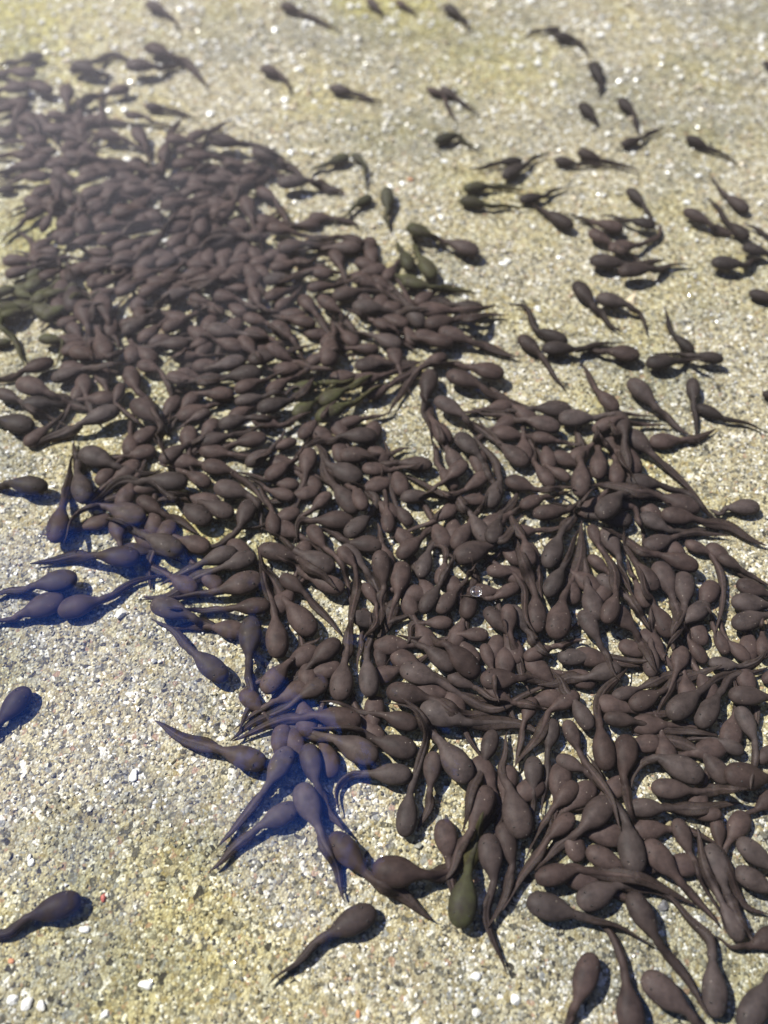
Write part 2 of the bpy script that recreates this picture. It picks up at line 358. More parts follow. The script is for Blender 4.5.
# ------------------------------------------------------------------ tadpoles: where each one lies
# one row each: snout, root of the tail, then points down the tail; an @ row gives the origin and magnification of the rows below it
TABLE = """
@576 832
40 70 195 150 260 180 300 200
240 172 200 -40 140 -150 40 -310
275 35 405 185 480 265 570 375
400 -55 455 85 500 190 560 290 590 380
660 440 585 285 530 170 495 60 480 -30
535 45 595 220 630 300 660 360
560 -65 575 60 610 160 680 290 770 335
645 30 790 150 880 220
635 150 790 240 900 280
5 290 165 215 290 225 400 285
560 745 545 510 530 430 470 350 390 280 300 235
215 240 320 425 390 520 460 620 540 750
70 485 0 690 -30 760 -60 830
230 830 200 600 185 500 130 400 60 350 -10 330
265 570 450 720 520 800
660 800 770 600 830 500
830 400 700 455 620 455 560 420
@384 832
-50 150 160 170 250 165 310 100 345 10
300 385 335 165 355 70 385 -20 400 -80
415 5 440 195 415 310 440 440 490 575
470 -40 515 130 485 240 420 385
605 190 775 150 880 165 1020 190 1160 250 1250 290
570 275 765 330 840 350 950 390 1090 450
@192 832
555 5 695 165 770 220 870 280 968 345
735 310 545 410 470 470 390 540 305 620
@0 832
325 265 120 340 50 385 -40 420 -120 450
@192 640
300 500 115 440 40 415 -60 380 -150 325
395 430 305 580 250 650 170 760 100 830
460 415 500 575 540 670 600 768
430 575 505 745 540 830 580 930 615 1043
425 665 270 745 170 835 70 925
745 480 570 395 480 370 380 350 290 350
880 540 715 535 640 540 585 600 590 700
900 450 735 400 640 360 520 345 420 350
905 345 765 300 670 280 580 255 500 245
680 330 490 300 400 320 280 350 160 400
590 245 610 90 625 20 630 -60
285 210 380 95 440 40 490 0
545 160 430 230 350 290 240 340 150 400
590 0 480 95 400 170 280 270
348 80 332 -98 306 -202 254 -380
715 230 700 75 710 0 720 -80
238 -98 228 79 235 200 210 330 195 365
145 165 0 45 -60 -20 -160 -90
@0 640
115 190 0 330 -40 400
@384 640
285 120 165 30 100 15 50 50 10 110
65 110 220 165 320 230 440 270 560 220 680 180 768 160
10 200 180 235 300 290 400 300 450 300
140 270 330 330 450 330 560 345 635 380
350 575 220 400 150 310 100 265
80 790 105 610 150 480 165 370 110 275 0 245
200 445 185 590 175 660 140 768
380 135 250 30 170 0 100 -10
255 140 360 190 430 230 480 240
385 160 540 155 620 150 690 140
600 230 560 330 540 420 530 510
780 215 665 280 620 370 525 515
690 470 800 520 880 600 960 690
600 465 595 600 600 690 600 768
680 315 655 440 650 560 630 700
440 360 400 490 370 570 330 680 310 768
420 585 350 760 310 830 260 920
560 800 500 590 470 500 490 400 500 370
770 570 680 670 640 730 610 790 560 880
760 700 660 790 590 898 520 998 470 1078
560 75 670 30 730 15 800 0
400 20 430 110 440 160
410 200 510 250 560 260
@576 640
140 635 20 760 -30 800 -118 862 -165 920
-40 320 10 440 70 540 150 650 180 760
-75 70 60 70 200 80 345 75
180 110 45 150 -40 160 -150 185
145 230 250 195 350 150 500 115
215 270 335 210 430 160 520 120 585 100
110 310 245 330 350 350 470 370 575 385
370 310 490 210 590 150 690 110 768 65
490 350 570 220 620 160 700 125 768 110
610 220 770 230 850 240
650 265 715 400 715 500 700 600
670 450 560 400 450 395 400 395
610 575 510 455 420 415 320 385 230 380
510 555 330 470 260 500 220 560 205 640
300 590 465 605 560 605 690 590
585 550 780 545 900 540
205 670 360 675 500 670 665 655
125 525 95 350 95 270 130 180 210 110
205 378 190 545 205 620
60 360 -10 240 -60 170
300 150 300 20 300 -60
430 25 400 130 370 200 320 310
520 95 450 0 420 -80
530 90 650 105 720 90 760 40
690 80 610 10 580 -60
600 50 560 -30 540 -90
750 70 745 -20 750 -100
750 165 830 120 880 90
730 490 800 420 850 380
800 610 720 680 660 710 610 770
@576 448
90 125 90 10 85 -60 80 -110
735 235 605 240 570 262 530 245
250 110 170 -20 140 -100
200 130 340 150 450 190 540 270 600 300
130 200 235 240 260 320 265 390
225 290 80 275 0 250
255 265 370 330 460 330
340 265 480 285 600 315 680 350 765 390
495 250 340 195 220 165 120 150 45 150
490 480 340 430 260 410 180 360 90 310
270 400 385 360 470 335 540 345 615 355
200 -70 300 20 360 70 440 150 545 270
440 380 530 420 580 500 580 620 560 750
565 430 660 485 740 530 800 570
430 495 435 630 420 680
325 455 385 590 405 660 390 740
530 620 430 700 390 768
640 540 768 585 830 610
620 615 770 630 850 640
625 710 760 670 820 650
85 695 45 550 40 480 30 410
50 430 130 500 200 580 240 640
85 510 190 590 250 650 300 740
125 625 235 730 270 800
60 310 90 390 160 480 220 580 280 670
110 320 170 430 190 500 230 580
325 570 240 460 200 380 190 330
290 640 240 540 200 440
380 760 310 630 280 560
20 650 90 770 130 850
20 200 20 60 10 -20
165 150 160 50 130 0
@384 448
195 70 60 60 0 60 -60 40
315 105 250 0 220 -80
290 165 225 80 205 20 190 -40
575 70 470 -10 420 -60
675 155 610 70 590 0 570 -50
745 130 660 80 620 20 600 -40
485 125 600 165 680 165 760 150
545 235 645 195 720 180 760 160
595 265 735 250 800 200
65 200 185 190 260 195 330 220
110 310 50 235 30 150 20 70 5 0
20 340 10 240 0 150 -10 60
415 380 350 270 290 200
280 405 345 300 370 260
400 210 320 205 260 190
420 240 465 130 440 60 390 -10 360 -60
415 100 325 170 270 190 150 140 50 95
290 230 210 290 120 320 60 350 0 370
280 445 430 390 490 340
425 390 460 280 520 200 540 170
500 340 610 330 700 315
570 380 615 470 625 560 630 600
615 740 605 590 570 480 530 390 490 310
650 480 705 350 740 290 768 250
650 595 715 480 750 400 790 320
685 765 715 610 750 520 790 400 800 290
545 460 480 410 440 440 390 480
410 490 515 500 560 570 570 680 600 740
540 550 440 600 390 600
330 685 350 570 370 500 350 450
405 640 500 740 520 790
500 630 570 730 620 790
145 520 180 410 215 375 255 420
225 555 245 460 240 400 200 385
150 660 220 555 260 470
55 440 150 360 200 290
75 455 55 590 20 680
25 480 0 400 -20 330
215 660 290 570 330 520
270 700 170 700 120 710 95 768
-130 680 0 700 70 685 135 645
420 750 310 745 230 765
@192 448
215 70 315 10 350 -40
40 65 160 95 240 160 300 230
295 125 390 60 440 10 460 -30
90 150 225 190 270 240 275 330
75 150 -20 100 -80 80
165 270 50 220 -20 190 -60 180
75 300 -40 230 -90 190
240 205 190 320 120 380 40 405 0 415
430 150 330 140 240 110 150 90
410 200 310 170 250 130
330 350 320 250 270 160 230 130
470 0 455 110 420 220 380 290
660 260 570 150 530 80 510 20
690 250 650 160 560 100 520 50
680 130 550 70 520 10
590 30 720 30 790 20
680 80 790 90 840 80
555 180 480 250 430 290 405 390
650 290 500 290 430 300 415 390
615 355 710 270 735 210 700 170 640 130
470 310 530 400 600 470 630 560 640 680
765 390 630 380 580 350 530 330
600 390 690 480 740 560 790 640
590 400 650 470 660 560 640 680 640 790
265 400 420 440 500 500
570 490 430 420 370 380
610 570 475 520 400 470
355 510 450 580 520 660 600 750
490 750 380 620 330 550 300 500
180 410 40 460 -20 490 -90 530
255 430 115 480 0 530 -100 590 -200 600
285 520 110 570 0 590 -200 610
315 630 170 640 60 650 0 640 -100 640
690 545 735 620 735 690 690 768
690 640 680 740 670 820 660 900
750 420 768 540 760 620
760 878 745 788 770 700
@0 448
200 160 25 140 -30 150 -80 150
315 10 460 70 550 100 650 95
345 220 310 100 300 30 300 -30
220 380 250 235 270 140 295 30
585 290 430 235 360 235 290 290 250 380
755 140 585 130 490 140 410 190 360 220
745 430 570 345 480 295 370 260
550 200 650 260 710 290 800 340
560 440 390 430 300 435 200 450 120 465
310 520 140 550 60 570 -60 600
260 600 85 665 20 690 -60 720
230 655 400 610 500 560 600 520 690 490
605 620 760 670 850 720 930 770
640 60 740 -10 800 -40
@576 256
50 15 195 35 240 40 290 30
170 65 300 50 380 40 465 28
540 25 665 35 710 18 760 12
690 145 800 180 870 190
-5 105 65 195 110 245 180 310
80 165 205 195 265 240 285 325
255 400 125 380 40 375 -30 385
470 385 395 320 370 270 350 205
590 415 470 400 380 388 290 395
280 430 405 420 470 412 520 420
205 485 320 605 390 665 465 730
465 490 470 590 480 680 500 765
480 600 590 650 680 670 768 705
745 550 840 570 900 590
165 620 85 540 50 470 5 420
170 615 190 730 200 800
-70 650 70 650 200 630 340 645
110 680 160 780 190 830
70 690 170 660 260 670 380 682
@384 256
70 100 185 125 270 130 370 155
200 90 140 0 120 -60
110 60 70 -20 50 -60
735 345 610 300 590 250 560 205 500 190
630 370 765 375 850 355 960 342
400 210 285 195 210 180 130 195
130 215 275 220 340 215
160 275 285 255 380 240 490 235
155 285 85 190 50 140 0 90
280 350 150 330 80 310 0 280
220 295 340 340 430 365 540 410
255 410 165 440 90 480 30 500
480 475 345 445 280 430 220 430
250 470 385 520 470 570 600 605
190 455 165 570 165 650 190 720 210 768
205 570 320 640 400 710 470 750
260 755 195 660 170 600
290 710 380 800 410 860
750 615 610 610 470 620 340 605
705 690 570 655 460 640 370 620
540 320 625 395 670 460 725 540
70 360 -40 320 -90 310
590 720 690 740 750 750
50 310 -40 260 -90 240
@192 256
-20 30 80 40 120 60
110 85 0 100 -50 110
200 70 100 100 50 110
215 130 150 130
75 155 185 175 260 210 340 230
240 130 270 200 330 220
290 170 390 135 430 100 500 50 545 10
335 215 405 165 430 120
310 50 420 30 470 20
285 100 400 85 450 70
400 20 490 40
560 75 460 60 420 80
460 130 560 120 600 110
560 165 680 140 740 140
435 160 490 225 530 280
505 165 590 225 640 290 670 330
640 200 768 215
640 80 740 120 780 150
495 275 385 250 320 235 240 230
205 240 300 270 350 310
320 265 400 330 430 380
60 290 180 310 230 320
130 230 50 200 0 190
-10 160 70 190 130 230
210 300 310 330 370 370 450 420
195 320 250 390
70 330 -10 370 -60 400
210 375 100 340
225 420 350 390 400 380
300 370 400 410 470 440
325 455 440 450 500 450 590 460
540 440 560 330 570 270
450 430 540 400
660 360 600 300 570 260
750 375 650 370
730 260 800 290
650 440 768 430 850 430
550 490 660 480 768 470
215 415 90 445 0 440
280 465 140 485 60 490 0 500
120 490 0 505 -60 500
170 540 275 500 330 480
300 550 385 495 420 480
170 555 45 550 -40 545
170 585 285 565
260 615 390 580 440 540
400 540 510 510 600 500
405 640 490 580 530 550
510 590 610 535 660 510
495 655 620 595 700 550 768 510
430 730 500 660 540 620
75 620 -10 660 -60 690
105 680 220 650 300 650
240 650 350 680 400 660
25 750 150 720 220 700
300 725 175 750 100 770
410 740 340 768 280 800
590 675 690 650 740 640
740 720 600 720 540 740
@0 256
20 80 120 50 160 40
10 20 120 20
160 30 240 10
155 90 235 60 240 0
250 60 300 110
295 235 290 110 270 30
175 160 260 140
330 60 430 40
445 60 530 20
385 115 480 80 540 30
535 90 620 60 680 50
625 40 710 0 760 -20
465 155 555 105 610 80
555 160 650 110 730 80
645 180 760 140 810 120
60 140 130 170 110 250
10 250 90 210
165 250 265 205
230 275 310 250
155 330 250 340 240 400
400 160 430 250 460 330
330 180 350 280 360 350
430 415 395 310 370 230 360 160
280 380 390 410 440 400
490 310 600 240 640 200
555 345 640 280 680 230
650 300 750 245 800 220
760 350 640 355 560 365 480 365
690 410 800 400 850 400
665 480 768 500 830 500
215 420 90 460 30 490 -20 500
205 495 330 455 420 440 540 420
65 500 200 550 260 580
85 595 215 590 300 590 385 575
-20 540 80 580 150 630 270 680
150 690 -20 650 -80 640
480 610 325 670 230 720 120 768
490 510 460 590 520 640 600 710 640 768
510 445 550 540 600 590 650 680
530 580 640 660 650 740
550 430 640 460 680 540 680 640 670 730
40 345 -40 355
-10 200 0 280 70 350 95 440
60 130 -30 150
80 200 -20 210
@576 64
65 -5 95 60 97 90 98 115
15 160 75 215 80 240
170 140 230 195 240 230 242 275
180 325 260 300 310 270 355 250
440 295 525 335 590 360 660 415
5 350 100 385 170 400 255 430
-88 385 0 400 70 400 150 415
205 500 270 560 300 620 310 660
690 590 605 530 560 480 530 440
430 585 535 640 590 670 640 690
690 700 615 640 570 580 520 535
665 730 768 760 820 780
850 720 770 690 720 660 670 635
190 665 80 635 20 615 -30 600
320 650 220 625 150 610 80 610
130 740 240 725 310 700 340 650 315 630
50 670 140 720 190 750
755 -5 800 20 840 40
@384 64
170 100 235 125 260 180 290 230
225 100 290 135 340 175 390 210
200 310 295 285 340 320 400 350
555 390 460 395 410 410 340 420
475 455 560 405 600 380 650 355
315 500 420 490 490 495 560 500
300 545 410 565 500 570 600 570
540 545 640 530 690 500 740 490
755 655 650 595 620 575 580 560
10 490 15 590 10 660
90 650 195 690 260 720
380 755 260 715 200 690 140 670
@192 64
275 15 355 45 385 85 398 130
550 95 640 115 700 135 768 155
630 370 540 400 490 420 455 440
640 360 690 400 690 450 690 500
720 530 650 570 610 610 555 640
340 480 470 465 530 490 600 515
240 340 350 380 430 440
60 300 200 320 280 330 400 400
-20 300 60 270 125 240
-30 370 80 370 140 380
260 500 335 545 360 600 405 670
300 650 400 670 460 690
690 720 590 690 500 690 420 690
680 740 560 735 500 740
110 620 170 550
40 690 30 590 70 540
210 530 240 620
60 460 150 470
160 540 240 480
80 520 0 540
60 720 180 690 250 690
300 700 200 690
340 740 460 720
120 400 220 410 300 420
10 430 100 420
-20 480 60 500
250 420 330 440
@0 64
265 80 270 160 275 240
100 205 150 250 155 300 150 350
190 200 265 215
170 255 270 265
305 165 380 135 430 90
520 95 430 120
70 160 -20 190
50 280 -30 260
110 95 10 100
210 110 120 80
500 205 580 210 640 240 750 255
580 170 660 180 730 200 800 220
390 275 490 300
540 260 580 320 600 380 610 430
240 350 310 320 360 280
660 300 760 310
310 360 400 380 460 390
230 350 150 350
130 370 40 360
190 410 250 400
190 450 90 450
170 400 60 410
300 475 400 440 450 420
410 440 510 420
520 390 590 430
225 450 220 510
290 550 250 500
205 600 230 530
270 610 320 560
175 575 95 625 50 670 0 710
350 600 420 560
400 530 500 530
490 510 600 500
690 510 590 500
450 600 560 580 640 580
640 570 750 550
160 660 210 610
330 680 330 600 310 540 300 500
380 660 490 640
240 720 300 660
290 730 390 690
390 720 490 680
500 670 610 650
450 750 550 710
570 750 640 690
660 670 768 640
670 735 750 680
680 620 768 610
690 470 768 450
710 520 790 510
620 470 650 400
690 400 780 400
700 350 780 340
650 390 670 320 690 270 730 215
240 750 160 750
440 760 350 750
690 755 780 740
60 500 -20 510
@0 0 3
440 10 495 35 520 60 540 80
415 130 530 170 560 190 600 230 620 255
360 195 480 200 560 190
130 165 60 185 -10 195
110 220 30 215 -40 220
210 215 280 185 340 165 400 180
215 190 290 215 340 225
@256 0 3
75 15 130 35 190 65 255 90
335 0 370 30 385 45
420 5 455 25 480 40
565 20 615 50 630 70 630 95
@512 0 3
145 90 95 90 60 100 30 115
125 105 190 120 215 140 230 165
@384 256
-120 505 -10 480 70 450 170 420
-70 565 20 522 90 475 190 430
250 400 160 430 100 500 55 570 20 640
@384 448
330 60 250 120 200 160 150 190
@384 640
495 -140 506 -30 520 20 548 110 578 205
@576 640
560 700 470 690 420 678 330 660
@576 448
90 280 180 180 260 190 350 210
120 700 160 590 150 500 120 420 100 370
@384 448
590 470 560 370 530 310 490 250
"""
GREEN_REFLECTION_SPOTS = [(300, 400, 30, 26), (22, 320, 35, 45), (470, 880, 20, 30), (465, 905, 30, 30), (430, 255, 45, 40), (470, 190, 30, 12), (445, 138, 15, 12), (375, 180, 60, 40), (645, 265, 20, 10), (350, 850, 20, 25), (340, 722, 20, 15)]
DARK_SPOTS = [(40, 905, 50, 30), (20, 420, 45, 16), (25, 485, 40, 14), (120, 555, 30, 14), (60, 520, 14, 24), (205, 672, 25, 20), (5, 695, 30, 30)]
LABELS = {
    (55, 905): 'blackish tadpole at the bottom left with its tail running off the left edge',
    (335, 923): 'lone tadpole at the bottom with broad tail trailing to lower left',
    (245, 760): 'tadpole with long straight tail pointing upper left, leftmost of the blue tinted group',
    (205, 668): 'single dark tadpole below the left end of the crowd, tail to upper left',
    (14, 695): 'dark blue tinted tadpole on the left edge, well below the others',
    (120, 556): 'dark tadpole lying level with thin straight tail to the left, left of the crowd',
    (28, 485): 'dark tadpole by itself on the left edge, heading right over bare sand',
    (18, 423): 'blackish fat tadpole on the left edge below the grey ones',
    (465, 905): 'tadpole with painted olive reflection hanging head down beside the hooked dark tail',
    (642, 395): 'lone tadpole on sand heading upper left with thin straight tail, right of the crowd',
    (694, 390): 'upright tadpole with tail straight down crossing another tail at right',
    (712, 412): 'tadpole whose tail runs off to the lower right, touching the upright one',
    (742, 507): 'lone dark tadpole right of the crowd heading right with short tail',
}

def read_table():
    out = []; ox = oy = 0.; s = 4.
    for ln in TABLE.strip().splitlines():
        if ln[0] == '@':
            p = [float(q) for q in ln[1:].split()]; ox, oy = p[:2]; s = p[2] if len(p) > 2 else 4.
        else:
            out.append(np.array([float(q) for q in ln.split()]).reshape(-1, 2) / s + [ox, oy])
    return out

BODY_L = 0.0125
CELL = 0.0005; HX0, HY0, HN, HM = -.34, -.12, 1360, 1700
HEIGHT = np.zeros((HM, HN), np.float32)
def cells(cx, cy, r):
    i0, i1 = int((cx - r - HX0) / CELL), int((cx + r - HX0) / CELL) + 1
    j0, j1 = int((cy - r - HY0) / CELL), int((cy + r - HY0) / CELL) + 1
    i0, j0 = max(i0, 0), max(j0, 0); i1, j1 = min(i1, HN - 1), min(j1, HM - 1)
    if i1 <= i0 or j1 <= j0: return None
    X = HX0 + (np.arange(i0, i1) + .5) * CELL - cx; Y = HY0 + (np.arange(j0, j1) + .5) * CELL - cy
    d2 = X[None] ** 2 + Y[:, None] ** 2
    return slice(j0, j1), slice(i0, i1), d2 < r * r, d2
def probe(cx, cy, r, q=80):
    c = cells(cx, cy, r)
    if c is None: return 0.
    v = HEIGHT[c[0], c[1]][c[2]]
    return float(np.percentile(v, q)) if v.size else 0.
def stamp(cx, cy, z, r, flat=.8):
    c = cells(cx, cy, r)
    if c is None: return
    top = z + flat * np.sqrt(np.maximum(r * r - c[3], 0))
    sub = HEIGHT[c[0], c[1]]; np.maximum(sub, np.where(c[2], top, 0), out=sub)

BT = np.array([0, .012, .04, .09, .16, .25, .36, .48, .60, .71, .81, .90, .96, 1.0])
BW = np.array([.0, .080, .143, .200, .247, .278, .294, .296, .276, .234, .172, .126, .106, .094])

def catmull(P, n):
    P = np.asarray(P, float)
    if len(P) == 2: return P[0] + (P[1] - P[0]) * np.linspace(0, 1, n)[:, None]
    Q = np.vstack([2 * P[0] - P[1], P, 2 * P[-1] - P[-2]])
    out = []
    for i in range(1, len(Q) - 2):
        t = np.linspace(0, 1, 14, endpoint=False)[:, None]
        a, b, c, d = Q[i - 1], Q[i], Q[i + 1], Q[i + 2]
        out.append(.5 * ((2 * b) + (c - a) * t + (2 * a - 5 * b + 4 * c - d) * t ** 2 + (3 * b - a - 3 * c + d) * t ** 3))
    out = np.vstack(out + [P[-1:]])
    s = np.r_[0, np.cumsum(np.linalg.norm(np.diff(out, axis=0), axis=1))]
    k = np.linspace(0, s[-1], n)
    return np.stack([np.interp(k, s, out[:, i]) for i in range(out.shape[1])], 1)
def smooth(z, n):
    for _ in range(n):
        z = np.r_[z[0], (z[:-2] + 2 * z[1:-1] + z[2:]) / 4, z[-1]]
    return z

rnd = random.Random(11)
rows = read_table()
heads = np.array([r[0] for r in rows]); mids = np.array([(r[0] + r[1]) / 2 for r in rows]); bodypx = np.array([np.linalg.norm(r[0] - r[1]) for r in rows])
crowding = np.array([np.sum(np.linalg.norm(mids - m, axis=1) < 1.9 * np.clip(b, 20, 60)) - 1 for m, b in zip(mids, bodypx)])

class Tad: pass
tads = []
for i, r in enumerate(rows):
    t = Tad(); t.i = i; t.px = r; t.crowd = crowding[i]
    g = at(r[:, 0], r[:, 1], .0035)
    c = (g[0] + g[1]) / 2; ax = g[0] - g[1]; L = np.linalg.norm(ax)
    t.L = float(np.clip(L, .74 * BODY_L, 1.22 * BODY_L)); t.wide = rnd.uniform(.82, 1.0) * (.86 if t.crowd <= 4 and r[0][1] < 420 else 1)
    t.c0 = c; t.ax = ax / L
    tads.append(t)
# phase one: bodies settle on the bed and on each other
order = sorted(tads, key=lambda t: (t.crowd > 5, t.i))
for t in order:
    L = t.L
    z = [.0, .0]
    for _ in range(2):
        zz = []
        for k, f in enumerate((.22, -.22)):
            p = t.c0 + t.ax * f * L
            zz.append(.55 * probe(p[0], p[1], .19 * L, 75) + (.25 if t.crowd <= 3 else .30 + .16 * ((t.i * 37) % 10) / 10) * L)
        m = (zz[0] + zz[1]) / 2; d = np.clip(zz[0] - zz[1], -.16 * L, .16 * L)
        z = [m + d / 2, m - d / 2]
        m = min(m, WATER_Z - .0075)
        z = [m + d / 2, m - d / 2]
        a, b = at(*t.px[0], m), at(*t.px[1], m)      # the same sight line, at the height it came to rest
        t.c0 = (a + b) / 2
    t.zs, t.zb = z[0] + (z[0] - z[1]) * .6, z[1] - (z[0] - z[1]) * .6
    t.snout = np.array([*(t.c0 + t.ax * L / 2), t.zs]); t.base = np.array([*(t.c0 - t.ax * L / 2), t.zb])
    for s, w in zip(BT[2:], BW[2:]):
        p = t.snout + (t.base - t.snout) * s
        stamp(p[0], p[1], p[2], max(w * L, .0006))
# phase two: tails drape over whatever lies in their way
for t in order:
    L = t.L; h = (t.zs + t.zb) / 2
    r = t.px[2:]
    pts = [t.base[:2]] + [at(q[0], q[1], max(h * .8, .003)) for q in r]
    if len(pts) == 1:
        a = rnd.uniform(-.35, .35)
        d = -t.ax; n_ = np.array([-d[1], d[0]])
        pts += [t.base[:2] + d * .55 * L, t.base[:2] + d * 1.0 * L + n_ * a * .4 * L, t.base[:2] + d * 1.35 * L + n_ * a * L]
    tl = sum(np.linalg.norm(pts[k + 1] - pts[k]) for k in range(len(pts) - 1))
    if tl < 1.15 * L and t.crowd > 5:
        d = pts[-1] - pts[-2]; d = d / (np.linalg.norm(d) + 1e-9)
        pts.append(pts[-1] + d * (1.25 * L - tl))
    ctrl = [t.base[:2] - (-t.ax) * .12 * L * 0] + pts[1:]
    xy = catmull([t.snout[:2] * .25 + t.base[:2] * .75] + ctrl, 34)
    s0 = np.linalg.norm(xy - t.base[:2], axis=1).argmin()
    xy = catmull(xy[s0:], 24) if len(xy) - s0 > 3 else catmull(ctrl, 24)
    xy[0] = t.base[:2]
    tl = float(np.sum(np.linalg.norm(np.diff(xy, axis=0), axis=1))); t.tail_len = tl
    lift = 1.0 if t.crowd > 3 else .55
    z = np.zeros(24)
    for k in range(24):
        rr = .0011 * (1 - k / 26) + .0003
        z[k] = max(probe(xy[k][0], xy[k][1], rr, 70) * lift if k > 3 else 0, .0016) + .0007
    w = np.clip((np.arange(24) - 1) / 5., 0, 1)
    sd = np.gradient(xy, axis=0); sd = np.stack([-sd[:, 1], sd[:, 0]], 1) / (np.linalg.norm(sd, axis=1)[:, None] + 1e-9)
    k_ = np.arange(24) / 23.; xy = xy + sd * (L * rnd.uniform(.02, .055) * np.sin(k_ * rnd.uniform(5, 8.5) + rnd.uniform(0, 6.28)) * np.minimum(k_ * 3, 1))[:, None]
    xy[0] = t.base[:2]
    z = t.zb * (1 - w) + z * w
    z = np.maximum(smooth(z, 6), .55 * z)
    z = smooth(z, 3); z[0] = t.zb
    z = np.minimum(z, WATER_Z - .003)
    # keep each tail point on its sight line once its height is known
    if len(r):
        sh = at(*pix(np.c_[xy, np.full(24, max(h * .8, .003))]).T, 0) 
        for k in range(24):
            q = pix(np.array([xy[k][0], xy[k][1], max(h * .8, .003)])); xy2 = at(q[0], q[1], z[k])
            xy[k] = xy[k] * (1 - w[k]) + xy2 * w[k]
    t.tail = np.c_[xy, z]
    for k in range(4, 24, 1):
        stamp(t.tail[k][0], t.tail[k][1], t.tail[k][2], .0012, .6)

# the lower layer of the crowd, glimpsed between the ones on top
HOLES = [(632, 677, 5), (650, 785, 14), (712, 780, 8), (594, 695, 5), (761, 715, 10), (466, 745, 14), (454, 795, 16), (421, 660, 4), (608, 633, 10), (666, 603, 8), (633, 558, 7), (678, 533, 6), (655, 468, 14), (711, 565, 6), (736, 583, 7), (420, 475, 14), (421, 514, 10), (500, 460, 12), (519, 470, 10), (531, 519, 4), (541, 543, 6), (464, 575, 5), (481, 628, 5), (401, 634, 5), (235, 460, 8), (227, 533, 11), (259, 535, 7), (330, 560, 10), (327, 608, 16), (322, 485, 5), (357, 470, 7), (220, 603, 14), (200, 625, 10), (267, 620, 7), (230, 500, 5), (197, 313, 9), (306, 346, 10), (360, 325, 16), (342, 278, 7), (347, 363, 6), (220, 353, 4), (372, 406, 14), (294, 428, 5), (219, 416, 5), (416, 358, 8), (449, 381, 8), (122, 308, 7), (157, 311, 9), (85, 338, 7), (17, 331, 10), (162, 391, 8), (165, 361, 6), (37, 99, 12), (107, 147, 14), (20, 187, 14), (17, 204, 8), (117, 127, 10), (155, 139, 8), (50, 142, 6), (30, 350, 30), (20, 390, 25), (410, 420, 22), (470, 410, 20), (80, 440, 30), (480, 340, 25), (560, 440, 6), (300, 190, 25), (265, 200, 10), (180, 120, 14), (395, 450, 8), (405, 400, 24), (100, 580, 22), (180, 640, 18), (415, 235, 34), (570, 350, 22), (690, 400, 26), (700, 320, 20), (240, 655, 5), (595, 385, 30), (560, 395, 18), (640, 400, 20), (215, 660, 20), (95, 555, 22), (586, 858, 8), (660, 925, 28), (620, 940, 25), (745, 960, 20), (740, 850, 8), (700, 905, 14), (560, 960, 60), (490, 950, 40), (545, 860, 12), (480, 850, 8), (705, 770, 8), (690, 830, 10)]
hx = np.array(HOLES, float)
covered = HEIGHT > 0
fr_ = np.random.default_rng(77); under = []
for _ in range(45000):
    if len(under) >= 300: break
    p = fr_.uniform((0, 60), (768, 1000))
    dd = np.linalg.norm(mids - p, axis=1); near = dd < 3.0 * np.clip(bodypx, 18, 50)
    loc = np.argsort(dd)[:6]; bp = float(np.median(bodypx[loc]))
    if (p[1] > 770 and not (p[0] > 440 and p[1] < 930)) or p[1] < (100 if p[0] < 110 else 165) or (p[0] > 430 and p[1] < 400) or np.sum(dd < 2.6 * bp) < (9 if 165 < p[1] < 770 else 7): continue
    nb = mids[dd < 2.1 * bp] - p
    if len(set((np.arctan2(nb[:, 1], nb[:, 0]) // (math.pi / 4)).astype(int))) < 7: continue
    if np.any(np.hypot(hx[:, 0] - p[0], hx[:, 1] - p[1]) < hx[:, 2] + .26 * bp): continue
    g = at(p[0], p[1], .003); c = cells(g[0], g[1], .30 * BODY_L)
    if c is None or np.mean(covered[c[0], c[1]][c[2]]) > .47: continue
    t = Tad(); t.i = 2000 + len(under); t.crowd = 9; t.L = BODY_L * fr_.uniform(.82, 1.0); t.wide = 1.0
    h_ = tads[loc[fr_.integers(0, 4)]].ax; a = fr_.normal(0, 1.1)
    t.ax = np.array([h_[0] * math.cos(a) - h_[1] * math.sin(a), h_[0] * math.sin(a) + h_[1] * math.cos(a)])
    t.zs = t.zb = .20 * t.L
    t.snout = np.array([*(g + t.ax * t.L / 2), t.zs]); t.base = np.array([*(g - t.ax * t.L / 2), t.zb])
    b_ = fr_.uniform(-.5, .5); n_ = np.array([-t.ax[1], t.ax[0]])
    xy = catmull([t.base[:2], t.base[:2] - t.ax * .6 * t.L + n_ * b_ * .15 * t.L, t.base[:2] - t.ax * 1.3 * t.L + n_ * b_ * t.L], 24)
    t.tail = np.c_[xy, np.linspace(t.zb, .0016, 24)]; t.tail_len = 1.35 * t.L
    t.px = pix(np.array([t.snout, t.base])); under.append(t)
    for s, w in zip(BT[2:], BW[2:]):
        q = t.snout + (t.base - t.snout) * s; c = cells(q[0], q[1], max(w * t.L, .0006))
        if c is not None: covered[c[0], c[1]] |= c[2]

